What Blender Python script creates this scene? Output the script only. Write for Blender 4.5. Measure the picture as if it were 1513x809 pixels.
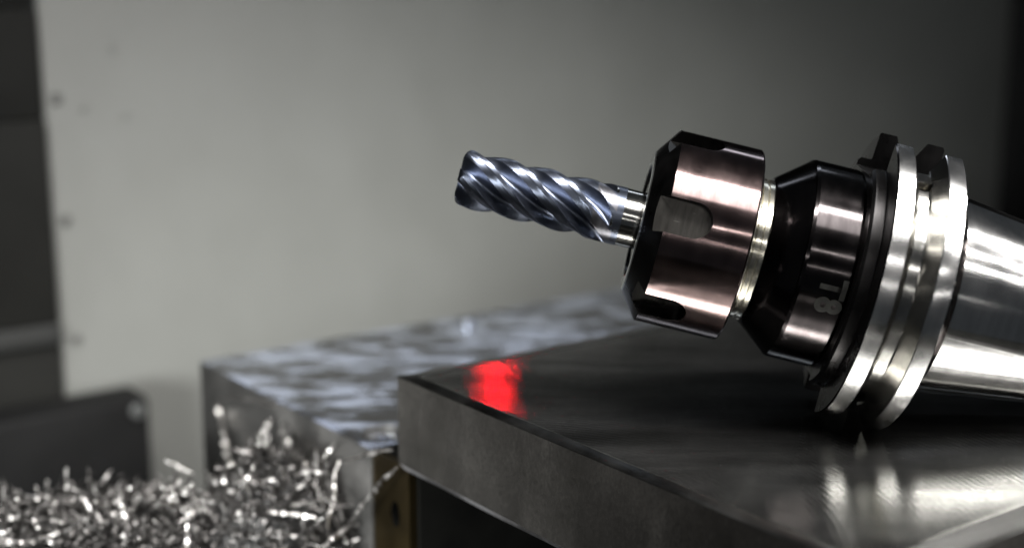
import bpy, bmesh, math, random
from mathutils import Vector, Matrix, noise
import numpy as np

MM = 0.001
sc = bpy.context.scene
for o in list(bpy.data.objects):
    bpy.data.objects.remove(o)
C = sc.collection

# ------------------------------------------------------------------ camera
CAMP = Vector((0.0, 0.0, 94.67))          # millimetres; the plate's top is z = 0
PITCH = math.radians(11.884)
FPX, CX, CY = 2010.0, 756.5, 404.5         # focal length and centre in photo pixels (1513 x 809)
cam = bpy.data.cameras.new("camera")
cam.sensor_width = 36.0
cam.lens = FPX / 1513.0 * 36.0
cam.clip_start = 0.01
cam.clip_end = 20.0
cam.dof.use_dof = True
cam.dof.focus_distance = 0.288
cam.dof.aperture_fstop = 7.6
cam.dof.aperture_blades = 0
camo = bpy.data.objects.new("camera", cam)
camo.location = CAMP * MM
camo.rotation_euler = (math.pi / 2 - PITCH, 0, 0)
C.objects.link(camo)
sc.camera = camo

sc.view_settings.view_transform = 'Standard'
sc.view_settings.look = 'None'
sc.view_settings.gamma = 1.0
sc.view_settings.exposure = 0.0
sc.view_settings.use_curve_mapping = False
sc.render.engine = 'CYCLES'
sc.cycles.use_denoising = True
sc.cycles.max_bounces = 10
sc.cycles.sample_clamp_indirect = 6.0
sc.cycles.caustics_reflective = True
sc.cycles.blur_glossy = 0.4

world = bpy.data.worlds.new("World")
sc.world = world
world.use_nodes = True
world.node_tree.nodes["Background"].inputs[0].default_value = (0.80, 0.90, 1.0, 1)
world.node_tree.nodes["Background"].inputs[1].default_value = 0.035

# pixel -> world helpers (millimetres)
FW = Vector((0, math.cos(PITCH), -math.sin(PITCH)))
UP = Vector((0, math.sin(PITCH), math.cos(PITCH)))
RT = Vector((1, 0, 0))
def ray(x, y):
    return FW + RT * ((x - CX) / FPX) - UP * ((y - CY) / FPX)
def onz(x, y, z=0.0):
    r = ray(x, y)
    return CAMP + r * ((z - CAMP.z) / r.z)
D1 = Vector((0.59774, -0.80169, 0))        # u: along the plate's visible end face, towards the camera
D2 = Vector((0.80169, 0.59774, 0))         # v: along the plate
A0 = onz(587, 551)
A0.z = 0
def UV(u, v, z=0.0):
    p = A0 + D1 * u + D2 * v
    return Vector((p.x, p.y, z))
def onu(x, y, u):                           # pixel on the vertical plane u = const
    r = ray(x, y)
    n = D1
    t = ((A0 + D1 * u - CAMP).dot(n)) / r.dot(n)
    return CAMP + r * t
def to_uvz(p):
    q = p - A0
    return q.dot(D1), q.dot(D2), p.z

# tool axis (nose direction) and the centre of the flange's rear rim
AX = Vector((-0.97048, 0.07575, 0.22897)).normalized()
P0 = Vector((87.2, 289.4, 30.66))
ez = (Vector((0, 0, 1)) - AX * AX.z).normalized()
ey = ez.cross(AX)
ROT = Matrix((AX, ey, ez)).transposed()     # local x = nose, z = up
KT = 1.0128                                  # size of the holder: it stands on the two edges of its lower drive slot
def tool_place(o, p):
    o.location = (CAMP + (p - CAMP) * KT) * MM
    o.scale = (KT, KT, KT)
    o.rotation_euler = ROT.to_euler()
    return o
def tool_angle(px, py, r, s_guess=None):
    """angle (about local x, from y towards z) and s where the pixel's ray first meets radius r round the axis"""
    d = ray(px, py)
    o = ROT.transposed() @ (CAMP - P0)
    d = ROT.transposed() @ d
    a = d.y ** 2 + d.z ** 2; b = 2 * (o.y * d.y + o.z * d.z); c = o.y ** 2 + o.z ** 2 - r * r
    disc = max(b * b - 4 * a * c, 0)
    t = (-b - math.sqrt(disc)) / (2 * a)
    q = o + d * t
    return math.atan2(q.z, q.y), q.x

# ------------------------------------------------------------------ lamps
def area(name, loc, target, sx, sy, power, col, shape='RECTANGLE', spread=180):
    l = bpy.data.lights.new(name, 'AREA')
    l.shape = shape
    l.size = sx * MM
    l.size_y = sy * MM
    l.energy = power
    l.color = col
    l.spread = math.radians(spread)
    o = bpy.data.objects.new(name, l)
    o.location = Vector(loc) * MM
    d = (Vector(target) - Vector(loc)).normalized()
    # local x kept along the tool's horizontal direction
    z = -d
    x = Vector((AX.x, AX.y, 0)) * -1
    x = (x - z * x.dot(z)).normalized()
    y = z.cross(x)
    o.rotation_euler = Matrix((x, y, z)).transposed().to_euler()
    C.objects.link(o)
    return o

TC = Vector((45, 292, 42))
def dirv(elev, az=0.0, dist=400):
    e = math.radians(elev); a = math.radians(az)
    return TC + Vector((math.sin(a) * math.cos(e), -math.cos(a) * math.cos(e), math.sin(e))) * dist
area("work_lamp", dirv(71, 8, 470), TC, 700, 52, 3.0, (1.0, 0.985, 0.965), spread=86)
area("ceiling_panel", dirv(58, 25, 520), TC, 460, 220, 0.34, (1.0, 0.99, 0.98), spread=62)
area("tube_lamp", dirv(21, 0, 400), TC, 420, 5, 0.17, (1.0, 0.98, 0.96))
area("tube_lamp_low", dirv(3, 6, 420), TC, 420, 3, 0.06, (1.0, 0.98, 0.96))
TT = Vector((99, 274, 42))
area("added_side_light", TT + Vector((0.673, -0.02, 0.735)) * 420, TT, 260, 40, 0.6, (1.0, 0.985, 0.97), spread=60)  # added light, no known source: makes the taper's broad highlight
area("added_side_strip", TT + Vector((0.66, -0.37, 0.645)) * 420, TT, 260, 9, 0.12, (1.0, 0.98, 0.96), spread=60)  # added strip, no known source: draws a thin line on the taper
area("added_side_strip_low", TT + Vector((0.632, -0.58, 0.505)) * 420, TT, 260, 7, 0.07, (1.0, 0.98, 0.96), spread=60)  # added as well, for the lower thin line on the taper
# cool lamp above the rear panel: rims on the upper edges
area("rear_lamp", (90, 640, 360), TC, 320, 40, 0.03, (0.80, 0.88, 1.0), spread=80)
# added fill with no known source, brightens the rear panel
area("added_panel_fill", (-230, 60, 0), onu(1000, 640, -300), 110, 110, 0.60, (0.98, 1.0, 0.99), spread=54)
# red indicator lamp whose mirror image lies on the plate
W = onz(733, 566)
rd = ray(733, 566); rd = Vector((rd.x, rd.y, -rd.z)).normalized()
area("red_indicator", W + rd * 375, W, 3.2, 3.2, 0.000085, (1.0, 0.003, 0.012), shape='DISK', spread=16)

# ------------------------------------------------------------------ helpers
def link(name, me, parent=None, mat=None, label=None, cat=None, group=None, kind=None):
    o = bpy.data.objects.new(name, me)
    C.objects.link(o)
    if parent is not None:
        o.parent = parent
    if mat is not None:
        for m in (mat if isinstance(mat, (list, tuple)) else [mat]):
            me.materials.append(m)
    tag(o, label, cat, group, kind)
    return o
def tag(o, label=None, cat=None, group=None, kind=None):
    if label: o["label"] = label
    if cat: o["category"] = cat
    if group: o["group"] = group
    if kind: o["kind"] = kind
    return o
def empty(name, loc, **k):
    o = bpy.data.objects.new(name, None)
    o.empty_display_size = 0.01
    o.location = Vector(loc) * MM
    C.objects.link(o)
    return tag(o, **k)
def mesh(name, verts, faces, mats=None, smooth=True, sharp=30):
    me = bpy.data.meshes.new(name)
    me.from_pydata([tuple(Vector(v) * MM) for v in verts], [], faces)
    if mats is not None:
        me.polygons.foreach_set("material_index", mats)
    me.update()
    finish(me, smooth, sharp)
    return me
def finish(me, smooth=True, sharp=30):
    bm = bmesh.new(); bm.from_mesh(me)
    bmesh.ops.remove_doubles(bm, verts=bm.verts, dist=1e-7)
    bmesh.ops.recalc_face_normals(bm, faces=bm.faces)
    bm.to_mesh(me); bm.free()
    me.polygons.foreach_set("use_smooth", [smooth] * len(me.polygons))
    if smooth and sharp:
        me.set_sharp_from_angle(angle=math.radians(sharp))
def revolve(name, prof, n=160, sharp=22):
    """prof: list of (s, r, material of the band that FOLLOWS this point)"""
    V, F, M = [], [], []
    for (s, r, m) in prof:
        for k in range(n):
            t = 2 * math.pi * k / n
            V.append((s, r * math.cos(t), r * math.sin(t)))
    for i in range(len(prof) - 1):
        for k in range(n):
            k2 = (k + 1) % n
            F.append((i * n + k, i * n + k2, (i + 1) * n + k2, (i + 1) * n + k)); M.append(prof[i][2])
    F.append(tuple(range(n))); M.append(prof[0][2])
    j = (len(prof) - 1) * n
    F.append(tuple(j + k for k in range(n))[::-1]); M.append(prof[-2][2])
    return mesh(name, V, F, M, True, sharp)
def boolean(me, cutters, mats, sharp=22, bevel=0.0, bevel_mat=-1):
    """me minus the cutter meshes (already in the same local space)"""
    o = bpy.data.objects.new("work", me); C.objects.link(o)
    for m in mats: 
        if m.name not in [x.name for x in me.materials]: me.materials.append(m)
    cs = []
    for c in cutters:
        for m in mats: c.materials.append(m)
        k = bpy.data.objects.new("cutter", c); C.objects.link(k); cs.append(k)
        md = o.modifiers.new("b", 'BOOLEAN'); md.operation = 'DIFFERENCE'; md.object = k; md.solver = 'EXACT'
    if bevel:
        bv = o.modifiers.new("v", 'BEVEL'); bv.width = bevel * MM; bv.segments = 2; bv.limit_method = 'ANGLE'
        bv.angle_limit = math.radians(48); bv.use_clamp_overlap = True; bv.material = bevel_mat
    bpy.context.view_layer.update()
    dg = bpy.context.evaluated_depsgraph_get()
    res = bpy.data.meshes.new_from_object(o.evaluated_get(dg))
    for k in cs + [o]: bpy.data.objects.remove(k)
    res.polygons.foreach_set("use_smooth", [True] * len(res.polygons))
    res.set_sharp_from_angle(angle=math.radians(sharp))
    return res
def box_mesh(name, lo, hi, frame=None, mi=0, bevel=0.0, seg=2):
    """box between two corners given in (u, v, z) when frame is UV, else plain coordinates"""
    bm = bmesh.new()
    bmesh.ops.create_cube(bm, size=1)
    for v in bm.verts:
        c = [lo[i] + (v.co[i] + 0.5) * (hi[i] - lo[i]) for i in range(3)]
        v.co = Vector(c)
    if bevel:
        bmesh.ops.bevel(bm, geom=list(bm.edges), offset=bevel, segments=seg, profile=0.5, affect='EDGES')
    for v in bm.verts:
        v.co = (frame(*v.co) if frame else v.co) * MM
    bmesh.ops.recalc_face_normals(bm, faces=bm.faces)
    for f in bm.faces: f.material_index = mi
    me = bpy.data.meshes.new(name); bm.to_mesh(me); bm.free()
    if bevel:
        me.polygons.foreach_set("use_smooth", [True] * len(me.polygons)); me.set_sharp_from_angle(angle=math.radians(50))
    return me

# ------------------------------------------------------------------ materials
class NT:
    def __init__(s, name):
        s.m = bpy.data.materials.new(name); s.m.use_nodes = True
        s.t = s.m.node_tree; s.b = s.t.nodes["Principled BSDF"]
        s.co = s.t.nodes.new("ShaderNodeTexCoord").outputs["Object"]
    def n(s, typ, **kw):
        x = s.t.nodes.new("ShaderNode" + typ)
        for k, v in kw.items():
            if k in x.inputs: x.inputs[k].default_value = v
            else: setattr(x, k, v)
        return x
    def l(s, a, b): s.t.links.new(a, b)
    def scaled(s, sx, sy, sz, rot=(0, 0, 0)):
        mp = s.n("Mapping"); mp.inputs["Scale"].default_value = (sx, sy, sz); mp.inputs["Rotation"].default_value = rot
        s.l(s.co, mp.inputs["Vector"]); return mp.outputs[0]
    def noise(s, vec, scale=1.0, detail=4, rough=0.55):
        x = s.n("TexNoise"); x.inputs["Scale"].default_value = scale; x.inputs["Detail"].default_value = detail
        x.inputs["Roughness"].default_value = rough; s.l(vec, x.inputs["Vector"]); return x.outputs["Fac"]
    def ramp(s, fac, stops):
        r = s.n("ValToRGB"); e = r.color_ramp.elements
        while len(e) < len(stops): e.new(0.5)
        for el, (p, c) in zip(e, stops):
            el.position = p; el.color = (*c, 1) if len(c) == 3 else c
        s.l(fac, r.inputs[0]); return r.outputs[0]
    def mrange(s, fac, a, b, c, d):
        r = s.n("MapRange"); 
        for i, v in zip((1, 2, 3, 4), (a, b, c, d)): r.inputs[i].default_value = v
        s.l(fac, r.inputs[0]); return r.outputs[0]
    def math(s, op, a, b):
        x = s.n("Math", operation=op)
        for i, v in enumerate((a, b)):
            if isinstance(v, (int, float)): x.inputs[i].default_value = v
            else: s.l(v, x.inputs[i])
        return x.outputs[0]
    def bump(s, h, strength=0.2, dist=0.0001, prev=None):
        x = s.n("Bump"); x.inputs["Strength"].default_value = strength; x.inputs["Distance"].default_value = dist
        s.l(h, x.inputs["Height"])
        if prev: s.l(prev, x.inputs["Normal"])
        s.l(x.outputs[0], s.b.inputs["Normal"]); return x.outputs[0]
    def set(s, **k):
        for a, v in k.items(): s.b.inputs[a.replace("_", " ")].default_value = (*v, 1) if isinstance(v, tuple) else v
        return s

def turned(name, col, rough, aniso=0.45, grooves=0.25, var=0.25, blotch=0.0):
    """metal turned on a lathe: fine marks round the x axis"""
    t = NT(name).set(Metallic=1.0, Roughness=rough, Anisotropic=aniso)
    t.b.inputs["Anisotropic Rotation"].default_value = 0.25
    tg = t.n("Tangent", direction_type='RADIAL', axis='X'); t.l(tg.outputs[0], t.b.inputs["Tangent"])
    fine = t.noise(t.scaled(2600, 12, 12), 1.0, 2)
    mid = t.noise(t.scaled(500, 90, 90), 1.0, 4)
    big = t.noise(t.scaled(120, 120, 120), 1.0, 4)
    dark = tuple(c * (1 - var) for c in col); lite = tuple(min(1, c * (1 + var)) for c in col)
    base = t.ramp(mid, [(0.3, dark), (0.7, lite)])
    nick = t.mrange(t.noise(t.scaled(260, 1500, 1500, (0.2, 0.4, 0.1)), 1.0, 3, 0.6), 0.69, 0.75, 0.0, 1.0)
    mc = t.n("Mix", data_type='RGBA', blend_type='MIX')
    t.l(nick, mc.inputs[0]); t.l(base, mc.inputs[6]); mc.inputs[7].default_value = (*[min(0.8, c * 2.2 + 0.02) for c in col], 1)
    t.l(mc.outputs[2], t.b.inputs["Base Color"])
    t.l(t.mrange(big, 0.3, 0.75, rough * 0.75, rough * 1.35), t.b.inputs["Roughness"])
    t.bump(fine, grooves, 0.000012)
    return t.m
M_NUT = turned("burnished_brown_steel", (0.17, 0.125, 0.12), 0.15, 0.6, 0.30, 0.22)
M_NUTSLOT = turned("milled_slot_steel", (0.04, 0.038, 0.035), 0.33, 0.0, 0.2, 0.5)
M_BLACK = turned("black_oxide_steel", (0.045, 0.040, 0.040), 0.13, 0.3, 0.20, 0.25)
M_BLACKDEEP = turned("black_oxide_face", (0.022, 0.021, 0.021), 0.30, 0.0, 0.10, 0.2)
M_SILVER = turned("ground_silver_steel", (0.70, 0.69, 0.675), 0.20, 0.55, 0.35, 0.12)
M_GROOVE = turned("groove_shade_steel", (0.38, 0.372, 0.35), 0.16, 0.3, 0.35, 0.2)  # shade of the groove put into the colour, darker than the ridges
M_RING = turned("thread_ring_steel", (0.62, 0.59, 0.50), 0.20, 0.3, 0.5, 0.25)
M_TAPER = turned("taper_steel", (0.74, 0.73, 0.715), 0.12, 0.3, 0.2, 0.12)
M_SHANK = turned("shank_carbide", (0.48, 0.47, 0.44), 0.13, 0.2, 0.12, 0.1)
M_COLLET = turned("collet_steel", (0.33, 0.34, 0.33), 0.3, 0.0, 0.1, 0.2)

def coating():
    t = NT("blue_grey_tool_coating").set(Metallic=1.0, Roughness=0.21)
    a = t.noise(t.scaled(300, 300, 300), 1.0, 5)
    t.l(t.ramp(a, [(0.3, (0.100, 0.113, 0.145)), (0.7, (0.118, 0.132, 0.168))]), t.b.inputs["Base Color"])
    g = t.noise(t.scaled(900, 5200, 5200, (0.3, 0.2, 0.5)), 1.0, 2)
    t.l(t.mrange(a, 0.3, 0.7, 0.27, 0.32), t.b.inputs["Roughness"])
    return t.m
M_COAT = coating()
M_GROUND = turned("ground_land", (0.17, 0.17, 0.185), 0.34, 0.0, 0.5, 0.3)

def plate_top():
    t = NT("milled_plate_top")
    g = t.n("BsdfAnisotropic", distribution='BECKMANN')
    g2 = t.n("BsdfAnisotropic", distribution='GGX')
    mx = t.n("MixShader"); mx.inputs[0].default_value = 0.07
    t.l(g.outputs[0], mx.inputs[1]); t.l(g2.outputs[0], mx.inputs[2])
    t.l(mx.outputs[0], t.t.nodes["Material Output"].inputs["Surface"])
    t.t.nodes.remove(t.b); t.b = g
    big = t.noise(t.scaled(22, 22, 22), 1.0, 6, 0.6)
    streak = t.noise(t.scaled(12, 70, 30, (0, 0, 0.64)), 1.0, 5)
    mixv = t.math('ADD', t.math('MULTIPLY', big, 0.55), t.math('MULTIPLY', streak, 0.45))
    grain = t.noise(t.scaled(1500, 1500, 1500), 1.0, 4, 0.7)
    lines = t.noise(t.scaled(60, 3000, 60, (0, 0, 0.9)), 1.0, 3, 0.6)
    mixc = t.math('ADD', t.math('MULTIPLY', mixv, 0.62), t.math('ADD', t.math('MULTIPLY', grain, 0.24), t.math('MULTIPLY', lines, 0.14)))
    colr = t.ramp(mixc, [(0.38, (0.15, 0.15, 0.145)), (0.50, (0.34, 0.34, 0.33)), (0.62, (0.66, 0.66, 0.64))])
    t.l(colr, g.inputs["Color"]); t.l(colr, g2.inputs["Color"])
    t.l(t.mrange(mixv, 0.3, 0.7, 0.085, 0.135), g.inputs["Roughness"])
    t.l(t.mrange(mixv, 0.3, 0.7, 0.42, 0.56), g2.inputs["Roughness"])
    wv = t.n("TexWave", wave_type='RINGS', rings_direction='Z', wave_profile='SIN')
    wv.inputs["Scale"].default_value = 210; wv.inputs["Distortion"].default_value = 1.2
    wv.inputs["Detail"].default_value = 2; wv.inputs["Detail Scale"].default_value = 0.3
    mp = t.n("Mapping"); c = UV(95, -38) * MM
    mp.inputs["Location"].default_value = (-c.x, -c.y, 0)
    t.l(t.co, mp.inputs[0]); t.l(mp.outputs[0], wv.inputs["Vector"])
    b1 = t.bump(wv.outputs["Fac"], 0.13, 0.00008)
    sp = t.noise(t.scaled(2300, 2300, 2300), 1.0, 3)
    b2 = t.bump(sp, 0.42, 0.00006, b1)
    t.l(b2, g2.inputs["Normal"])
    return t.m
def plate_side():
    t = NT("sawn_plate_side").set(Metallic=0.75, Roughness=0.5)
    big = t.noise(t.scaled(45, 45, 45), 1.0, 6, 0.62)
    ver = t.noise(t.scaled(160, 160, 30), 1.0, 4)
    spk = t.noise(t.scaled(1300, 1300, 900), 1.0, 4, 0.75)
    mv = t.math('ADD', t.math('MULTIPLY', big, 0.45), t.math('ADD', t.math('MULTIPLY', ver, 0.10), t.math('MULTIPLY', spk, 0.45)))
    t.l(t.ramp(mv, [(0.34, (0.036, 0.035, 0.031)), (0.50, (0.054, 0.051, 0.047)), (0.66, (0.088, 0.084, 0.077))]), t.b.inputs["Base Color"])
    t.l(t.mrange(mv, 0.35, 0.65, 0.38, 0.6), t.b.inputs["Roughness"])
    t.bump(spk, 0.25, 0.00012)
    return t.m
M_PT, M_PS = plate_top(), plate_side()

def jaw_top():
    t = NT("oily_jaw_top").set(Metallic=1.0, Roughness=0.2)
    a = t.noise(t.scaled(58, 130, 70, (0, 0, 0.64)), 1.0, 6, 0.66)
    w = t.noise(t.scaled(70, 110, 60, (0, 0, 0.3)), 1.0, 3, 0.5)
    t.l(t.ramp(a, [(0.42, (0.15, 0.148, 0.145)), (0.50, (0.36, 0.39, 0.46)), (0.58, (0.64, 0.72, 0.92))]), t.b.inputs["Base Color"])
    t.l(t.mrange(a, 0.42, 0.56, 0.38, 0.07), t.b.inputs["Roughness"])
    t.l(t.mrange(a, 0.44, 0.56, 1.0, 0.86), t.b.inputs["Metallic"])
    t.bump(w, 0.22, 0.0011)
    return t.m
def steel(name, lo, hi, r0, r1, metal=0.9, sc_=40, bumps=0.2):
    t = NT(name).set(Metallic=metal, Roughness=r0)
    a = t.noise(t.scaled(sc_, sc_, sc_), 1.0, 6, 0.6)
    t.l(t.ramp(a, [(0.32, lo), (0.68, hi)]), t.b.inputs["Base Color"])
    t.l(t.mrange(a, 0.3, 0.7, r0, r1), t.b.inputs["Roughness"])
    f = t.noise(t.scaled(sc_ * 25, sc_ * 25, sc_ * 25), 1.0, 3)
    t.bump(f, bumps, 0.0001)
    return t.m
M_JT = jaw_top()
M_JS = steel("jaw_side_steel", (0.085, 0.085, 0.082), (0.19, 0.185, 0.178), 0.28, 0.5)
M_BRASS = steel("dull_brass", (0.028, 0.021, 0.010), (0.055, 0.041, 0.019), 0.4, 0.55, 1.0)
M_BED = steel("vise_bed_shade_black", (0.0015, 0.0015, 0.0015), (0.004, 0.004, 0.0035), 0.7, 0.9, 0.0)  # near black: shade of the void under the plate put into the colour
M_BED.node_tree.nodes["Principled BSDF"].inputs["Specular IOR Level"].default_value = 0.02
M_SCREW = steel("screw_steel", (0.5, 0.52, 0.56), (0.8, 0.83, 0.9), 0.2, 0.34, 1.0)
def wall_paint():
    t = NT("pale_grey_paint").set(Roughness=0.5)
    a = t.noise(t.scaled(7, 7, 6), 1.0, 5, 0.6)
    b = t.noise(t.scaled(30, 30, 14), 1.0, 4, 0.6)
    c = t.math('ADD', t.math('MULTIPLY', a, 0.75), t.math('MULTIPLY', b, 0.25))
    t.l(t.ramp(c, [(0.35, (0.200, 0.202, 0.188)), (0.65, (0.232, 0.235, 0.220))]), t.b.inputs["Base Color"])
    t.l(t.mrange(b, 0.3, 0.7, 0.4, 0.62), t.b.inputs["Roughness"])
    return t.m
M_PANEL = wall_paint()
M_DARKP = steel("charcoal_paint", (0.014, 0.014, 0.013), (0.020, 0.020, 0.018), 0.5, 0.65, 0.0, 12, 0.05)
M_GREYP = steel("slate_paint", (0.06, 0.062, 0.06), (0.08, 0.082, 0.08), 0.45, 0.6, 0.0, 12, 0.05)
M_LEDGE = steel("worn_ledge_paint", (0.035, 0.036, 0.035), (0.05, 0.05, 0.048), 0.45, 0.6, 0.0, 12, 0.05)
M_SCRP = steel("painted_screw", (0.10, 0.10, 0.095), (0.14, 0.14, 0.13), 0.5, 0.6, 0.0, 12, 0.05)
M_RUBBER = steel("black_rubber", (0.005, 0.005, 0.005), (0.009, 0.009, 0.009), 0.6, 0.75, 0.0, 20, 0.1)
M_CHIP = steel("bright_steel_chip", (0.20, 0.19, 0.182), (0.44, 0.425, 0.41), 0.34, 0.5, 1.0, 300, 0.4)
M_CHIPD = steel("dull_steel_chip", (0.022, 0.021, 0.020), (0.11, 0.104, 0.10), 0.32, 0.5, 1.0, 300, 0.4)
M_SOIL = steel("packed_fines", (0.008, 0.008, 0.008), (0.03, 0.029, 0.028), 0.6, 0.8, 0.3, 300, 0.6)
M_SLIVER = steel("bright_sliver", (0.26, 0.25, 0.24), (0.55, 0.53, 0.51), 0.32, 0.46, 1.0, 300, 0.4)
M_ENGR = steel("laser_mark", (0.05, 0.05, 0.047), (0.075, 0.075, 0.07), 0.36, 0.46, 1.0, 800, 0.1)

for _m in (M_DARKP, M_RUBBER, M_LEDGE):
    _m.node_tree.nodes["Principled BSDF"].inputs["Specular IOR Level"].default_value = 0.15

# ------------------------------------------------------------------ setting
floor_me = box_mesh("machine_floor", (-420, -900, -158), (420, 1200, -150), UV)
link("machine_floor", floor_me, None, M_DARKP, "dark charcoal floor of the machine cabin under the vise", "floor", kind="structure")

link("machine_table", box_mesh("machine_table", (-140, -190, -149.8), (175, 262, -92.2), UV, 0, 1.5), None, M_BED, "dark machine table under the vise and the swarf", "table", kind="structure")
PU = -300.0                                 # the rear panel's plane
def pz(x, y):
    u, v, z = to_uvz(onu(x, y, PU)); return v, z
vl, _ = pz(97, 600)
vr, _ = pz(1482, 200)
pr = empty("enclosure_panel", UV(PU, vl, -150), label="large pale grey sheet metal panel at the back of the machine cabin", cat="panel")
def child_mesh(me, root):
    """move a mesh modelled in world space under an Empty"""
    off = root.location
    me.transform(Matrix.Translation(-off)); return me
vbx, zbx = pz(220, 585)
P_sheet = box_mesh("sheet", (PU - 4, vl, -150), (PU, vr, 112), UV, 0, 1.5)
link("sheet", child_mesh(P_sheet, pr), pr, M_PANEL)
link("unseen_dark_header", child_mesh(box_mesh("unseen_dark_header", (PU - 4, vl, 112.4), (PU + 3, vr, 420), UV, 0, 1.5), pr), pr, M_DARKP)  # added out of view so that the plate reflects something dark
def disc_on_u(name, px, py, u, r, h, root, mat):
    """round screw head lying on the plane u, axis along D1"""
    c = onu(px, py, u)
    V, F = [], []
    n = 24
    prof = [(0, r), (h * 0.6, r), (h, r * 0.75), (h, r * 0.45), (h * 0.45, r * 0.4)]
    for (d, rr) in prof:
        for k in range(n):
            t = 2 * math.pi * k / n
            V.append(c + D1 * d + D2 * (rr * math.cos(t)) + Vector((0, 0, rr * math.sin(t))))
    for i in range(len(prof) - 1):
        for k in range(n):
            F.append((i * n + k, i * n + (k + 1) % n, (i + 1) * n + (k + 1) % n, (i + 1) * n + k))
    F.append(tuple(range((len(prof) - 1) * n, len(prof) * n)))
    me = mesh(name, V, F)
    return link(name, child_mesh(me, root), root, mat)
for (x, y) in ((82, 145), (96, 325), (112, 500)):
    disc_on_u("panel_screw", x, y, PU + 0.2, 2.4, 1.2, pr, M_SCRP)
for (x, y) in ((165, 72), (185, 172), (123, 160)):
    disc_on_u("rivet", x, y, PU + 0.2, 1.5, 0.5, pr, M_PANEL)

# dark way cover to the left of the panel
wc = empty("way_cover", UV(PU, vl - 60, -150), label="charcoal telescopic way cover left of the pale panel", cat="way cover")
vw = vl - 1.0
zs = [-92, -8, 26, 90, 150, 210, 330]
_, z470 = pz(60, 478)
for i, (z0, z1, uu, mt) in enumerate(((-150, z470 - 9, PU + 3, M_DARKP), (z470 - 9 + 0.3, z470, PU + 6, M_LEDGE), (z470 + 0.3, 40, PU + 4, M_DARKP), (40.3, 86, PU + 2, M_DARKP), (86.3, 420, PU, M_DARKP))):
    link("cover_plate", child_mesh(box_mesh("cover_plate", (PU - 30, vl - 620, z0), (uu, vw, z1), UV, 0, 1.0), wc), wc, mt)
# dark box at the foot of the panel
vb0 = vl - 70
bu = PU + 40
ub, vb1, _ = to_uvz(onu(224, 640, bu)); _, _, zb1 = to_uvz(onu(205, 588, bu))
cb = empty("cable_box", UV(bu, vb1, -150), label="low black box with one bolt at the foot of the pale panel", cat="box")
link("housing", child_mesh(box_mesh("housing", (PU + 17, vb0, -150), (bu, vb1, zb1), UV, 0, 2.0), cb), cb, M_RUBBER)
disc_on_u("bolt", 203, 606, bu + 0.2, 3.2, 2.4, cb, M_GREYP)
# dark door seal to the right of the panel
ds = empty("door_seal", UV(PU, vr, -150), label="black rubber door seal along the pale panel's edge behind the taper", cat="seal")
link("seal_strip", child_mesh(box_mesh("seal_strip", (PU - 30, vr + 1, -150), (PU + 14, vr + 700, 420), UV, 0, 3.0), ds), ds, M_RUBBER)
link("seal_lip", child_mesh(box_mesh("seal_lip", (PU + 14.3, vr + 6, -150), (PU + 20, vr + 20, 420), UV, 0, 2.0), ds), ds, M_RUBBER)

# ------------------------------------------------------------------ vise behind and under the plate
vz = empty("machine_vise", UV(-60, 60, -92), label="grey steel machine vise with oily jaw top behind and under the dark plate", cat="vise")
# jaw with two counterbored screws
ju0, ju1, jv0, jv1 = -126.0, -17.2, 1.6, 250.0
jaw = box_mesh("jaw", (ju0, jv0, -86), (ju1, jv1, -25.0), UV, 0, 0.9)
def vcyl(name, u, v, r, z0, z1, n=40, mi=0):
    V = [UV(u, v, z0) + Vector((r * math.cos(2 * math.pi * k / n), r * math.sin(2 * math.pi * k / n), 0)) for k in range(n)]
    V += [UV(u, v, z1) + Vector((r * math.cos(2 * math.pi * k / n), r * math.sin(2 * math.pi * k / n), 0)) for k in range(n)]
    F = [(k, (k + 1) % n, n + (k + 1) % n, n + k) for k in range(n)] + [tuple(range(n))[::-1], tuple(range(n, 2 * n))]
    return mesh(name, V, F, [mi] * len(F))
screws = [(-27.0, 12.0), (-116.0, 102.0)]
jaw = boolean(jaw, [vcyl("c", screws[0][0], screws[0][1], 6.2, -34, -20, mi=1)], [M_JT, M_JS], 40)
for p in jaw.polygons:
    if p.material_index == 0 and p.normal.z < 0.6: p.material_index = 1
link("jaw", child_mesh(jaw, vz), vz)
def socket_screw(u, v, z0, r, h):
    n = 32; V, F = [], []
    prof = [(z0, r), (z0 + h * 0.85, r), (z0 + h, r * 0.86), (z0 + h, r * 0.5), (z0 + h * 0.45, r * 0.48)]
    for (z, rr) in prof:
        for k in range(n):
            t = 2 * math.pi * k / n
            V.append(UV(u, v, z) + Vector((rr * math.cos(t), rr * math.sin(t), 0)))
    for i in range(len(prof) - 1):
        for k in range(n):
            F.append((i * n + k, i * n + (k + 1) % n, (i + 1) * n + (k + 1) % n, (i + 1) * n + k))
    F.append(tuple(range((len(prof) - 1) * n, len(prof) * n)))
    return mesh("jaw_screw", V, F)
link("jaw_screw", child_mesh(socket_screw(screws[0][0], screws[0][1], -33.9, 5.4, 7.0), vz), vz, M_SCREW)
link("jaw_screw", child_mesh(socket_screw(screws[1][0], screws[1][1], -24.9, 2.6, 1.3), vz), vz, M_SCREW)
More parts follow.
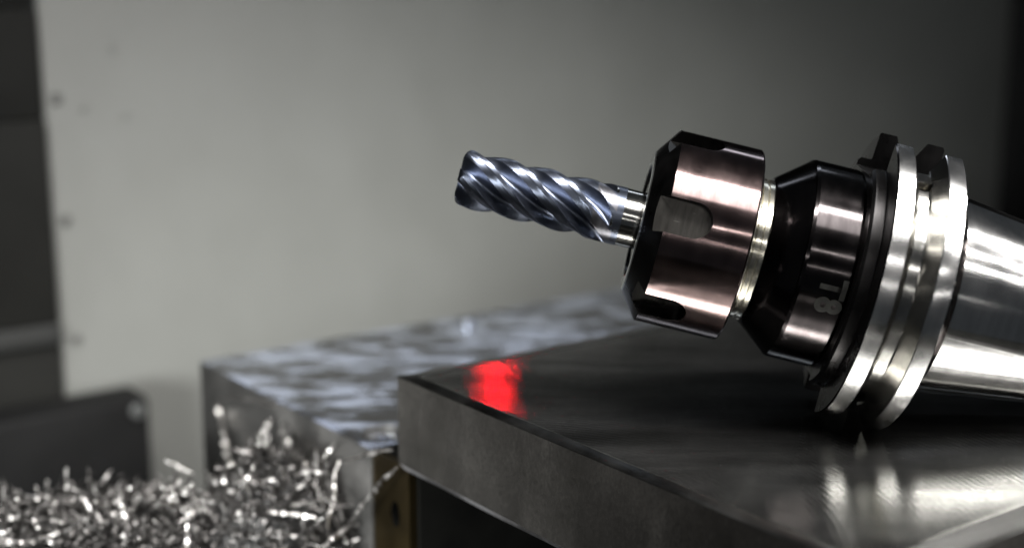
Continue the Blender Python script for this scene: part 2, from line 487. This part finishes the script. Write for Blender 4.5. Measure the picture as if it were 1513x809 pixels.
# brass soft jaw with a ledge that carries the plate
def prism_uz(name, pts, v0, v1):
    n = len(pts)
    V = [UV(u, v0, z) for u, z in pts] + [UV(u, v1, z) for u, z in pts]
    F = [(k, (k + 1) % n, n + (k + 1) % n, n + k) for k in range(n)] + [tuple(range(n)), tuple(range(n, 2 * n))[::-1]]
    return mesh(name, V, F, None, False)
sj = prism_uz("soft_jaw", [(-17.0, -86), (0.8, -86), (0.8, -26.0), (0.2, -25.05), (-0.4, -25.05), (-0.4, -26.0), (-1.0, -25.6), (-16.2, -25.6), (-17.0, -26.4)], 2.4, 4.6)
hc = []
def hole_v(u, z, r, depth, v0, n=28, elong=1.0):
    V = []
    for vv in (v0 - 3, v0 + depth):
        for k in range(n):
            t = 2 * math.pi * k / n
            V.append(UV(u + r * math.cos(t), vv, z + r * elong * math.sin(t)))
    F = [(k, (k + 1) % n, n + (k + 1) % n, n + k) for k in range(n)] + [tuple(range(n))[::-1], tuple(range(n, 2 * n))]
    return mesh("c", V, F, [1] * len(F))
sj = boolean(sj, [hole_v(-6.0, -40.0, 2.1, 8, 2.4, elong=1.7)], [M_BRASS, M_BED], 30)
link("soft_jaw", child_mesh(sj, vz), vz)
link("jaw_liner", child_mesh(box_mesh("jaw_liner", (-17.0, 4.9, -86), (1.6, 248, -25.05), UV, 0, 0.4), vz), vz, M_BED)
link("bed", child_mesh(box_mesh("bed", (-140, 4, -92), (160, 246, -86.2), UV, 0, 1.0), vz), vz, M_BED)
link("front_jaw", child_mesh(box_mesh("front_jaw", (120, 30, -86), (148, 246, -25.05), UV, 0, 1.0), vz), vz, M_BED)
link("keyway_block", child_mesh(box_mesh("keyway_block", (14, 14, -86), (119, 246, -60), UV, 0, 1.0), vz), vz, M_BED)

# ------------------------------------------------------------------ the plate
def build_plate():
    U0, U1, V0, V1, T = 0.0, 151.5, 0.0, 245.0, 25.0
    rings = [(0.0, -0.95), (0.25, -0.78), (1.0, -0.60), (2.0, -0.42), (3.2, -0.24), (4.4, -0.10), (5.2, -0.02), (5.6, 0.05), (6.0, 0.05), (6.4, -0.01), (7.0, -0.01)]
    V, F, M = [], [], []
    nu, nv = 40, 60
    def loop(ins, z):
        pts = []
        a0, a1, b0, b1 = U0 + ins, U1 - ins, V0 + ins * 0.42, V1 - ins
        for k in range(nu): pts.append((a0 + (a1 - a0) * k / nu, b0))
        for k in range(nv): pts.append((a1, b0 + (b1 - b0) * k / nv))
        for k in range(nu): pts.append((a1 + (a0 - a1) * k / nu, b1))
        for k in range(nv): pts.append((a0, b1 + (b0 - b1) * k / nv))
        out = []
        for (u, v) in pts:
            w = noise.noise(Vector((u * 0.06, v * 0.06, 1.7))) * 0.35 + noise.noise(Vector((u * 0.3, v * 0.3, 5.7))) * 0.06
            # the edge is a little uneven
            k = 1.0 if ins > 0.3 and ins < 6.9 else 0.0
            uu = u + (w * k if abs(u - a0) < 1e-6 else (-w * k if abs(u - a1) < 1e-6 else 0))
            vv = v + (w * k if abs(v - b0) < 1e-6 else (-w * k if abs(v - b1) < 1e-6 else 0))
            out.append(UV(uu, vv, z))
        return out
    loops = [loop(1.6, -T), loop(0.0, -T + 1.3)] + [loop(i, z) for i, z in rings]
    N = len(loops[0])
    for L in loops: V += L
    for i in range(len(loops) - 1):
        for k in range(N):
            k2 = (k + 1) % N
            F.append((i * N + k, i * N + k2, (i + 1) * N + k2, (i + 1) * N + k))
            M.append(2 if i == 0 else (1 if i == 1 else (3 if i < 9 else 0)))
    F.append(tuple(range(N))[::-1]); M.append(1)
    j = (len(loops) - 1) * N
    F.append(tuple(j + k for k in range(N))); M.append(0)
    return mesh("steel_plate", V, F, M, True, 28)
M_PROLL = steel("rolled_plate_edge", (0.035, 0.035, 0.033), (0.075, 0.075, 0.072), 0.26, 0.38, 1.0, 60, 0.2)
M_PCH = steel("deburred_plate_edge", (0.5, 0.5, 0.52), (0.75, 0.75, 0.78), 0.3, 0.45, 1.0, 60, 0.3)
link("steel_plate", build_plate(), None, [M_PT, M_PS, M_PCH, M_PROLL], "thick dark milled steel plate lying level under the tool holder", "metal plate")

# ------------------------------------------------------------------ tool holder
def trot(o):
    o.rotation_euler = ROT.to_euler(); return o
th = tool_place(empty("tool_holder", P0, label="black and silver taper tool holder with brown collet nut lying on the plate", cat="tool holder"), P0)
# silhouette direction seen from the camera at the flange
vc = ROT.transposed() @ (CAMP - P0)
nrm = Vector((1, 0, 0)).cross(Vector((0, vc.y, vc.z))).normalized()
if nrm.z < 0: nrm = -nrm
SIL = math.atan2(nrm.z, nrm.y)              # angle of the upper outline about local x
TOCAM = math.atan2(vc.z, vc.y)
sgn = 1 if ((TOCAM - SIL + math.pi) % (2 * math.pi) - math.pi) > 0 else -1
SLOT = SIL + sgn * math.radians(10.5)

# taper
tp = [(-3.3, 20.6, 0), (-3.3, 22.15, 0), (-71.6, 12.25, 0), (-72.4, 11.4, 0), (-72.4, 4, 0)]
tp = [(-0.2, 20.4, 0), (-3.0, 20.4, 0), (-3.2, 20.7, 0), (-3.6, 22.1, 0), (-20, 19.71, 0), (-40, 16.8, 0), (-71.6, 12.2, 0), (-72.4, 11.4, 0)]
link("taper", revolve("taper", tp), th, M_TAPER)
ps = [(-72.5, 8.5, 0), (-76.0, 8.5, 0), (-76.3, 6.8, 0), (-87.5, 6.8, 0), (-88.2, 8.2, 0), (-93.5, 8.2, 0), (-94.2, 7.4, 0)]
link("pull_stud", revolve("pull_stud", ps, 64), th, M_SILVER)
# flange: rear ridge, V groove, front ridge, black front face and collar
SI, BK, GR = 0, 1, 2
fp = [(0.0, 20.0, BK), (0.0, 30.8, BK), (0.45, 31.5, SI), (3.75, 31.5, SI), (3.95, 31.35, GR), (5.9, 27.9, GR), (6.15, 27.6, GR), (6.2, 26.9, GR), (8.7, 26.9, GR), (8.75, 27.6, GR), (9.0, 27.9, GR), (10.6, 31.3, SI), (10.8, 31.5, SI), (14.15, 31.5, BK), (14.45, 31.2, 3),
      (14.6, 26.0, 3), (14.75, 25.7, 3), (14.9, 25.6, 3), (16.9, 25.6, 3), (17.5, 25.0, 3), (17.5, 20.0, 3)]
fl = revolve("flange", fp, 240)
def cut_box(ang, half, r0, r1, s0, s1, mi=1):
    e = Vector((0, math.cos(ang), math.sin(ang))); w = Vector((0, -math.sin(ang), math.cos(ang))); x = Vector((1, 0, 0))
    V = [x * s + w * h + e * r for s in (s0, s1) for h in (-half, half) for r in (r0, r1)]
    F = [(0, 1, 3, 2), (4, 6, 7, 5), (0, 4, 5, 1), (2, 3, 7, 6), (0, 2, 6, 4), (1, 5, 7, 3)]
    return mesh("c", V, F, [mi] * 6, False)
def cut_rad(ang, s, r0, r1, rad, n=32, mi=1, rad1=None):
    e = Vector((0, math.cos(ang), math.sin(ang))); w = Vector((0, -math.sin(ang), math.cos(ang))); x = Vector((1, 0, 0))
    V = []
    for r, q in ((r0, rad), (r1, rad1 or rad)):
        for k in range(n):
            t = 2 * math.pi * k / n
            V.append(x * (s + q * math.cos(t)) + w * (q * math.sin(t)) + e * r)
    F = [(k, (k + 1) % n, n + (k + 1) % n, n + k) for k in range(n)] + [tuple(range(n))[::-1], tuple(range(n, 2 * n))]
    return mesh("c", V, F, [mi] * len(F))
hang, hs = tool_angle(1370, 277, 26.9)
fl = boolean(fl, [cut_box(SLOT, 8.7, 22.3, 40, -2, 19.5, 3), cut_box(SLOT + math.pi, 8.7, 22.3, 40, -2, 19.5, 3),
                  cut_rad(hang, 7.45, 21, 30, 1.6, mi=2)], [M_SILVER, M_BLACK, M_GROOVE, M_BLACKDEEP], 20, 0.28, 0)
link("flange", fl, th)
def disc_rad(name, ang, s, r, rad, h, n=24):
    e = Vector((0, math.cos(ang), math.sin(ang))); w = Vector((0, -math.sin(ang), math.cos(ang))); x = Vector((1, 0, 0))
    V, F = [], []
    prof = [(0, rad), (h, rad), (h, rad * 0.5), (h * 0.3, rad * 0.45)]
    for (d, q) in prof:
        for k in range(n):
            t = 2 * math.pi * k / n
            V.append(x * (s + q * math.cos(t)) + w * (q * math.sin(t)) + e * (r + d))
    for i in range(len(prof) - 1):
        for k in range(n): F.append((i * n + k, i * n + (k + 1) % n, (i + 1) * n + (k + 1) % n, (i + 1) * n + k))
    F.append(tuple(range((len(prof) - 1) * n, len(prof) * n)))
    return mesh(name, V, F)
link("set_screw", disc_rad("set_screw", hang, 7.45, 22.0, 1.35, 1.6), th, M_RING)
# black body: cylinder and cone
bp = [(17.4, 19, 0), (17.4, 21.7, 0), (18.2, 22.0, 0), (27.3, 22.0, 0), (28.0, 21.75, 0), (28.3, 21.4, 0), (34.9, 16.2, 0), (35.2, 15.8, 0), (35.2, 12, 0)]
body = link("body", revolve("body", bp, 192, 12), th, M_BLACK)
rp = [(34.9, 12, 0), (34.9, 15.5, 0), (36.2, 15.5, 0), (36.35, 15.15, 0), (36.6, 15.15, 0), (36.75, 15.55, 0), (37.6, 15.55, 0), (37.75, 15.0, 0), (38.0, 15.0, 0), (38.15, 15.5, 0), (39.6, 15.5, 0), (39.6, 12, 0)]
link("thread_ring", revolve("thread_ring", rp, 160), th, M_RING)
# collet nut with six wrench slots
npf = [(38.9, 13, 1), (38.9, 20.7, 1), (39.05, 21.05, 0), (39.4, 21.3, 0), (57.1, 21.3, 1), (57.35, 21.05, 1), (61.2, 15.6, 2), (61.45, 15.3, 2), (61.45, 12.6, 1), (60.6, 12.2, 1), (59.2, 12.0, 1), (59.2, 5, 1)]
nut = revolve("collet_nut", npf, 216)
sa, ss = tool_angle(1008, 322, 20.0)
def cut_slot(ang, half, r0, r1, s_end, s1, mi):
    e = Vector((0, math.cos(ang), math.sin(ang))); w = Vector((0, -math.sin(ang), math.cos(ang))); x = Vector((1, 0, 0))
    out = [(s1, -half), (s1, half)]
    n = 20
    for k in range(n + 1):
        t = math.pi * k / n
        out.append((s_end + half - half * math.sin(t), half * math.cos(t)))
    V = [x * s + w * h + e * r0 for s, h in out] + [x * s + w * h + e * r1 for s, h in out]
    m = len(out)
    F = [(k, (k + 1) % m, m + (k + 1) % m, m + k) for k in range(m)] + [tuple(range(m))[::-1], tuple(range(m, 2 * m))]
    return mesh("c", V, F, [1] * m + [mi, mi])
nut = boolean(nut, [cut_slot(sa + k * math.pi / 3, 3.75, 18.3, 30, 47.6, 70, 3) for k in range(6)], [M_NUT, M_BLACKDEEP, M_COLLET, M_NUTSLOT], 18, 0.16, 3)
link("collet_nut", nut, th)
cp = [(58.6, 6.45, 0), (60.9, 6.45, 0), (61.0, 6.9, 0), (60.9, 9.4, 0), (60.3, 10.6, 0), (58.6, 11.4, 0)]
link("collet", revolve("collet", cp, 96), th, M_BLACK)

# engraved T8 on the body
def engraved():
    cu = bpy.data.curves.new("lettering", 'FONT'); cu.body = "T8"; cu.size = 1.0; cu.resolution_u = 6
    cu.offset = 0.03
    o = bpy.data.objects.new("lettering", cu); C.objects.link(o)
    bpy.context.view_layer.update()
    me = bpy.data.meshes.new_from_object(o.evaluated_get(bpy.context.evaluated_depsgraph_get()))
    bpy.data.objects.remove(o)
    bm = bmesh.new(); bm.from_mesh(me)
    bmesh.ops.triangulate(bm, faces=bm.faces)
    for _ in range(2):
        bmesh.ops.subdivide_edges(bm, edges=[e for e in bm.edges if e.calc_length() > 0.12], cuts=1, use_grid_fill=False)
        bmesh.ops.triangulate(bm, faces=bm.faces)
    xs = [v.co.x for v in bm.verts]; ys = [v.co.y for v in bm.verts]
    a_top, s_l = tool_angle(1215, 406, 22.0)     # start of the word (top), on the body
    a_bot, s_2 = tool_angle(1226, 464, 22.0)
    x0, x1, y0, y1 = min(xs), max(xs), min(ys), max(ys)
    _, s_left = tool_angle(1208, 432, 22.0); _, s_right = tool_angle(1252, 430, 22.0)
    for v in bm.verts:
        fx = (v.co.x - x0) / (x1 - x0); fy = (v.co.y - y0) / (y1 - y0)
        a = a_top + (a_bot - a_top) * fx
        s = s_left + (s_right - s_left) * fy
        r = 22.012
        v.co = Vector((s, r * math.cos(a), r * math.sin(a))) * MM
    bmesh.ops.recalc_face_normals(bm, faces=bm.faces)
    out = bpy.data.meshes.new("lettering"); bm.to_mesh(out); bm.free()
    return out
link("lettering", engraved(), body, M_ENGR, label="engraved grey mark reading T8")

# ------------------------------------------------------------------ end mill
em = tool_place(empty("end_mill", P0 + AX * 59, label="blue grey five flute carbide end mill clamped in the brown nut", cat="end mill"), P0 + AX * 59)
def build_flutes():
    R, tip, s0 = 6.45, 101.7, 65.2
    nf, beta = 5, math.radians(41.2)
    k = math.tan(beta) / R
    per = 2 * math.pi / nf
    # one flute period from the cutting edge: rake face, flute, heel corner, land, margin
    fl = [(0.93, 1.0), (0.942, 0.92), (0.956, 0.83), (0.975, 0.73), (1.0, 0.645), (1.04, 0.585), (1.10, 0.553), (1.18, 0.548), (1.26, 0.57), (1.34, 0.62), (1.42, 0.70), (1.48, 0.785), (1.525, 0.875)]
    fine = []
    for q in range(len(fl) - 1):
        p = [fl[max(q - 1, 0)], fl[q], fl[q + 1], fl[min(q + 2, len(fl) - 1)]]
        for e in range(5):
            x = e / 5
            fine.append(tuple(0.5 * (2 * p[1][d] + (p[2][d] - p[0][d]) * x + (2 * p[0][d] - 5 * p[1][d] + 4 * p[2][d] - p[3][d]) * x * x + (3 * p[1][d] - p[0][d] - 3 * p[2][d] + p[3][d]) * x ** 3) for d in (0, 1)))
    for q in range(8): fine.append((1.525 + 0.255 * q / 8, 0.875 + 0.085 * q / 8))
    for q in range(5): fine.append((1.78 + 0.15 * q / 5, 0.968 + 0.032 * q / 5))
    angs = []
    for t in range(nf):
        for (f, r) in fine: angs.append((per * (t + f), r, f % 1.0, t))
    N = len(angs)
    ns = 240
    svals = [s0 + (tip - 1.9 - s0) * i / ns for i in range(ns + 1)] + [tip - 1.9 + 1.9 * math.sin(math.pi / 2 * j / 14) for j in range(1, 15)]
    V, F, MI = [], [], []
    cr = 1.9
    for s in svals:
        lift = 0.0
        if s < 74.0: lift = ((74.0 - s) / 8.4) ** 1.8 * 0.62
        rm = 1.0
        if s > tip - cr: rm = (R - cr + math.sqrt(max(0, cr * cr - (s - tip + cr) ** 2))) / R
        for (a, r, f, t) in angs:
            rr = min(1.0, r + lift)
            if lift > 0: rr = min(rr, 1.0)
            # gash: flutes open out towards the tip
            if s > tip - 4.0 and f < 0.62:
                rr -= 0.26 * ((s - tip + 4.0) / 4.0) ** 1.5 * math.sin(math.pi * min(1.0, (f + 0.05) / 0.67))
            rr = min(rr, rm)
            th_ = a + k * (s - tip) + 0.597
            V.append((s, R * rr * math.cos(th_), R * rr * math.sin(th_)))
    L = len(svals)
    for i in range(L - 1):
        for j in range(N):
            j2 = (j + 1) % N
            F.append((i * N + j, i * N + j2, (i + 1) * N + j2, (i + 1) * N + j))
            MI.append(1 if 66.6 < svals[i] < 71.6 and 0.524 <= angs[j][2] < 0.93 else 0)
    # end face: five teeth with gashes between them
    base = (L - 1) * N
    rings = 7
    prev = base
    rl = [min(r - (0.26 * math.sin(math.pi * min(1.0, (f + 0.05) / 0.67)) if f < 0.62 else 0), (R - cr) / R) for (a, r, f, t) in angs]
    for q in range(1, rings):
        sc_ = 1 - q / rings
        for j, (a, r, f, t) in enumerate(angs):
            rad = R * rl[j] * sc_
            g = 0.0
            if f < 0.5: g = 1.7 * math.sin(math.pi * min(1, (f + 0.06) / 0.56))
            dish = 0.35 * (1 - sc_)
            s = tip - dish - g * min(1.0, (q / 1.5)) * (0.35 + 0.65 * sc_)
            V.append((s, rad * math.cos(a + 0.597), rad * math.sin(a + 0.597)))
        cur = len(V) - N
        for j in range(N):
            j2 = (j + 1) % N
            F.append((prev + j, prev + j2, cur + j2, cur + j))
        prev = cur
    V.append((tip - 0.7, 0, 0)); c = len(V) - 1
    for j in range(N): F.append((prev + j, prev + (j + 1) % N, c))
    F.append(tuple(range(N))[::-1])
    V = [(x - 59, y, z) for x, y, z in V]
    return mesh("fluted_body", V, F, MI + [0] * (len(F) - len(MI)), True, 27)
link("fluted_body", build_flutes(), em, [M_COAT, M_GROUND])
sp = [(-0.3, 6.35, 0), (7.2, 6.35, 0), (7.25, 6.42, 0), (8.5, 6.43, 0)]
link("shank", revolve("shank", sp, 96), em, M_SHANK)

# ------------------------------------------------------------------ chips
rng = random.Random(7)
def ribbon(path, width, thick, normals):
    V, F = [], []
    n = len(path)
    for i in range(n):
        t = (path[min(i + 1, n - 1)] - path[max(i - 1, 0)]).normalized()
        nn = normals[i]; nn = (nn - t * nn.dot(t)).normalized(); b = t.cross(nn)
        w = width * (0.25 + 0.75 * math.sin(math.pi * (0.12 + 0.76 * i / (n - 1))))
        for (a, c) in ((-1, -1), (1, -1), (1, 1), (-1, 1)):
            V.append(path[i] + b * (w * 0.5 * a) + nn * (thick * 0.5 * c))
    for i in range(n - 1):
        for k in range(4):
            F.append((i * 4 + k, i * 4 + (k + 1) % 4, i * 4 + 4 + (k + 1) % 4, i * 4 + 4 + k))
    F.append((0, 1, 2, 3)); F.append(tuple(len(V) - 4 + k for k in range(4))[::-1])
    return V, F
def chip_geo(kind, r):
    n = 12
    path, nor = [], []
    if kind == 'needle':
        L = r.uniform(8, 19); tw = r.uniform(1, 4); bend = r.uniform(-0.13, 0.13)
        for i in range(n):
            x = (i / (n - 1) - 0.5) * L
            path.append(Vector((x, 0.12 * math.sin(i * 2.1), bend * x * x * 0.3)))
            nor.append(Vector((0, math.cos(tw * x / L * 2), math.sin(tw * x / L * 2))))
        return ribbon(path, r.uniform(0.7, 1.15), 0.3, nor)
    if kind == 'curl':
        R = r.uniform(1.3, 2.4); turns = r.uniform(0.5, 0.95)
        for i in range(n):
            t = 2 * math.pi * turns * i / (n - 1)
            path.append(Vector((R * math.cos(t), R * math.sin(t), 0.12 * i)))
            nor.append(Vector((math.cos(t), math.sin(t), 0)))
        return ribbon(path, r.uniform(0.9, 1.6), 0.22, nor)
    R = r.uniform(0.8, 1.2); turns = r.uniform(1.8, 3.2); n = 26; pitch = r.uniform(1.6, 2.4)
    for i in range(n):
        t = 2 * math.pi * turns * i / (n - 1)
        path.append(Vector((pitch * t / 6.28 - pitch * turns / 2, R * math.cos(t), R * math.sin(t))))
        nor.append(Vector((0, math.cos(t), math.sin(t))))
    return ribbon(path, r.uniform(0.8, 1.2), 0.22, nor)
kinds = ['needle'] * 7 + ['curl'] * 3 + ['spiral'] * 1
variants = []
for i, kd in enumerate(kinds):
    V, F = chip_geo(kd, rng)
    variants.append((kd, V, F, [mesh("metal_chip", V, F, None, True, 40) for _ in range(2)]))
    variants[-1][3][0].materials.append(M_CHIP); variants[-1][3][1].materials.append(M_CHIPD)

def heap_z(x, y):
    """height of the swarf heap, millimetres"""
    u, v, _ = to_uvz(Vector((x, y, 0)))
    # long mound in front of the jaw's end, higher where it leans on the jaw
    d = math.hypot((x + 110) / 75.0, (y - 352) / 46.0)
    z = -92 + 47 * math.exp(-(d ** 3.2) * 0.75)
    d2 = math.hypot((x + 66) / 30.0, (y - 354) / 30.0)
    z = max(z, -92 + 63 * math.exp(-d2 * d2 * 0.8))
    z += 1.8 * noise.noise(Vector((x * 0.09, y * 0.09, 3.1))) + 1.0 * noise.noise(Vector((x * 0.25, y * 0.25, 9.1)))
    return z
def free(x, y):
    u, v, _ = to_uvz(Vector((x, y, 0)))
    return v < -1.5 or u > 10
# core of the heap
def heap_core():
    V, F = [], []
    nx, ny = 80, 60
    xs = [-215 + 185 * i / nx for i in range(nx + 1)]; ys = [285 + 140 * j / ny for j in range(ny + 1)]
    for y in ys:
        for x in xs:
            xx = x
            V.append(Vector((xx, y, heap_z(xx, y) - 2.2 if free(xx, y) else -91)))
    for j in range(ny):
        for i in range(nx):
            a = j * (nx + 1) + i
            F.append((a, a + 1, a + nx + 2, a + nx + 1))
    return mesh("swarf_heap", V, F, None, True, 0)
def rand_rot(r, flat=0.6):
    return Matrix.Rotation(r.uniform(0, 6.28), 3, 'Z') @ Matrix.Rotation(r.gauss(0, flat), 3, 'Y') @ Matrix.Rotation(r.uniform(0, 6.28), 3, 'X')
core = heap_core()
def swarf_bulk(count):
    VV, FF = [], []
    VV = [tuple(v.co / MM) for v in core.vertices]; FF = [tuple(p.vertices) for p in core.polygons]
    r = random.Random(3)
    made = 0
    while made < count:
        x = r.uniform(-212, -32); y = r.uniform(288, 422)
        if not free(x, y): continue
        z = heap_z(x, y)
        if z < -89.5: continue
        kd, V, F, _ = variants[r.randrange(len(variants))]
        if len(V) > 80 and r.random() < 0.5: continue
        m = rand_rot(r); s = r.uniform(0.6, 1.05); p = Vector((x, y, z - r.uniform(0.3, 2.2)))
        b = len(VV)
        VV += [tuple(m @ v * s + p) for v in V]
        FF += [tuple(i + b for i in f) for f in F]
        made += 1
    me = bpy.data.meshes.new("swarf_heap")
    me.from_pydata([tuple(c * MM for c in v) for v in VV], [], FF); me.update()
    me.polygons.foreach_set("use_smooth", [True] * len(me.polygons)); me.set_sharp_from_angle(angle=math.radians(40))
    nc = len(core.polygons)
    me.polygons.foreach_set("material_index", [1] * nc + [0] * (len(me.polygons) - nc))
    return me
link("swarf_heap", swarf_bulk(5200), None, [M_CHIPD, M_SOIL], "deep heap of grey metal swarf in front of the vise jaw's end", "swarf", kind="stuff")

SHAPE = {'needle': "straight twisted", 'curl': "C-shaped curled", 'spiral': "coiled spiral"}
def chip_label(kd, p, s, bright):
    x = CX + FPX * (p - CAMP).dot(RT) / (p - CAMP).dot(FW)
    where = "before the low black box" if x < 215 else ("before the pale panel" if x < 300 else "at the foot of the vise jaw")
    return "%s %s %s steel chip on the swarf %s" % ("large" if s > 1.0 else "small", "bright" if bright else "dull", SHAPE[kd], where), "%s chips on the swarf heap" % SHAPE[kd]
def chip(kdi, p, m, s, bright=True):
    kd, V, F, me = variants[kdi]
    o = bpy.data.objects.new("metal_chip", me[0 if bright else 1]); C.objects.link(o)
    o.matrix_world = Matrix.Translation(p * MM) @ (m.to_4x4()) @ Matrix.Scale(s, 4)
    lb, gp = chip_label(kd, p, s, bright)
    return tag(o, lb, "metal chip", gp)
r2 = random.Random(11)
cnt = 0
while cnt < 255:
    # chips that show in the frame: sample picture columns, walk down the ray until the heap is met
    px = r2.uniform(-5, 555); py = r2.uniform(690, 812)
    d = ray(px, py); p = None
    for t in range(260, 460, 2):
        q = CAMP + d * t
        if free(q.x, q.y) and q.z < heap_z(q.x, q.y): p = q; break
    if p is None or p.z < -80: continue
    p = p + Vector((0, 0, r2.uniform(0.1, 0.9)))
    chip(r2.randrange(len(variants)), p, rand_rot(r2, 0.65), r2.uniform(0.65, 1.4), r2.random() < 0.42)
    cnt += 1

# ------------------------------------------------------------------ long slivers leaning on the jaw and across the heap
def sliver(name, a, b, width, wob, seed, label, group=None, lumps=9):
    r = random.Random(seed)
    n = 40
    path, nor = [], []
    ax = (b - a)
    side = ax.cross(Vector((0, 0, 1))).normalized(); upv = side.cross(ax).normalized()
    for i in range(n):
        f = i / (n - 1)
        q = a + ax * f + side * (wob * math.sin(f * lumps * 2 + seed)) + upv * (wob * 0.8 * math.cos(f * lumps * 1.7 + seed * 2) + 0.02 * ax.length * math.sin(math.pi * f))
        path.append(q)
        ang = lumps * 3.14 * (f + 0.11 * math.sin(5.3 * f + seed) + 0.06 * math.sin(12.1 * f + 2 * seed))
        nor.append(side * math.cos(ang) + upv * math.sin(ang))
    V, F = ribbon(path, width, 0.34, nor)
    c = sum(V, Vector()) / len(V)
    me = mesh(name, [v - c for v in V], F, None, True, 40)
    o = link(name, me, None, M_SLIVER, label, "metal chip", group)
    o.location = c * MM
    return o
def onv(x, y, v):
    r = ray(x, y); t = ((A0 + D2 * v - CAMP).dot(D2)) / r.dot(D2)
    return CAMP + r * t
sliver("metal_sliver", onv(585, 690, -2.5), onv(517, 772, -6), 1.5, 0.22, 1, "long bright sliver running from the swarf heap to the plate's lower corner")
sliver("metal_sliver", onv(580, 664, -1.0), onv(505, 682, -5), 1.1, 0.12, 2, "thin sliver lying across the top of the brass soft jaw")
sliver("metal_sliver", onv(318, 596, 0.2), onv(349, 722, -4.5), 2.2, 0.5, 3, "lumpy steel sliver leaning against the jaw near its far corner", lumps=4)
sliver("metal_sliver", onv(322, 588, 0.9), onv(405, 600, 0.9), 1.3, 0.15, 4, "thin pale sliver stuck level on the vise jaw's end face")
sliver("metal_sliver", onv(396, 618, -0.5), onv(378, 735, -8), 2.4, 0.6, 5, "thick twisted chip standing upright against the jaw's end face", lumps=6)
sliver("metal_sliver", onv(414, 626, -0.5), onv(452, 728, -7), 1.9, 0.6, 6, "slim twisted chip beside the thick upright chip at the jaw", lumps=6)
sliver("metal_sliver", onv(492, 655, -0.8), onv(455, 745, -6), 1.4, 0.4, 8, "dark crooked sliver leaning on the jaw close to the brass jaw", lumps=7)
sliver("metal_sliver", onz(230, 766, -47), onz(360, 748, -46), 2.0, 0.25, 9, "long bright sliver lying level on top of the swarf heap")
sliver("metal_sliver", onz(365, 768, -42), onz(385, 700, -40), 1.6, 0.3, 10, "bent chip rising steeply out of the heap before the jaw", lumps=5)
sliver("metal_sliver", onz(395, 756, -40), onz(465, 764, -41), 1.2, 0.15, 12, "thin straight sliver crossing the heap below the upright chips")
sliver("metal_sliver", onz(245, 680, -38), onz(288, 702, -42), 0.9, 0.2, 13, "fine sliver sticking up from the heap before the pale panel")
sliver("metal_sliver", onz(515, 778, -40), onz(478, 806, -41), 1.5, 0.2, 14, "bright sliver on the heap in line with the plate's lower corner")

# tangle of fine slivers climbing the jaw's end face
r3 = random.Random(29)
for i in range(18):
    x = r3.uniform(305, 545)
    y1 = r3.uniform(715, 795)
    a = onv(x + r3.gauss(0, 36), y1 - r3.uniform(25, 105), r3.uniform(-4, 0.4))
    b = onv(x, y1, r3.uniform(-12, -5))
    sliver("metal_sliver", a, b, r3.uniform(0.6, 1.1), r3.uniform(0.2, 0.7), 40 + i, "fine twisted sliver leaning up the vise jaw's end face out of the heap", "fine slivers leaning on the jaw", lumps=r3.randint(2, 6))
for i in range(22):
    x = r3.uniform(5, 300)
    a = onz(x, r3.uniform(735, 790), -45)
    ang = r3.uniform(0, 6.28)
    L = r3.uniform(6, 15)
    b = a + Vector((L * math.cos(ang), L * math.sin(ang), r3.uniform(-1, 6)))
    sliver("metal_sliver", a, b, r3.uniform(0.7, 1.2), r3.uniform(0.1, 0.4), 80 + i, "long loose sliver lying on the swarf heap away from the jaw", "long slivers on the heap", lumps=r3.randint(4, 9))

# fine metal dust on the plate round the flange's foot
def dust():
    r = random.Random(5); V, F = [], []
    for i in range(120):
        if i < 80: p = onz(r.gauss(1360, 55), r.gauss(672, 14))
        else: p = onz(r.uniform(850, 1300), r.uniform(560, 740))
        a = r.uniform(0, 6.28); l = 0.05 + 0.16 * r.random() ** 3; w = l * r.uniform(0.3, 0.7); h = l * r.uniform(0.15, 0.4)
        x = Vector((math.cos(a), math.sin(a), 0)); y = Vector((-x.y, x.x, 0)); z = Vector((0, 0, 1))
        b = len(V)
        V += [p - x * l, p + y * w, p + x * l, p - y * w, p + z * h + x * l * 0.3]
        F += [(b, b + 1, b + 4), (b + 1, b + 2, b + 4), (b + 2, b + 3, b + 4), (b + 3, b, b + 4), (b, b + 3, b + 2, b + 1)]
    return mesh("metal_dust", V, F, None, False)
link("metal_dust", dust(), None, M_CHIPD, "fine bright metal dust scattered on the plate around the flange's foot", "dust", kind="stuff")
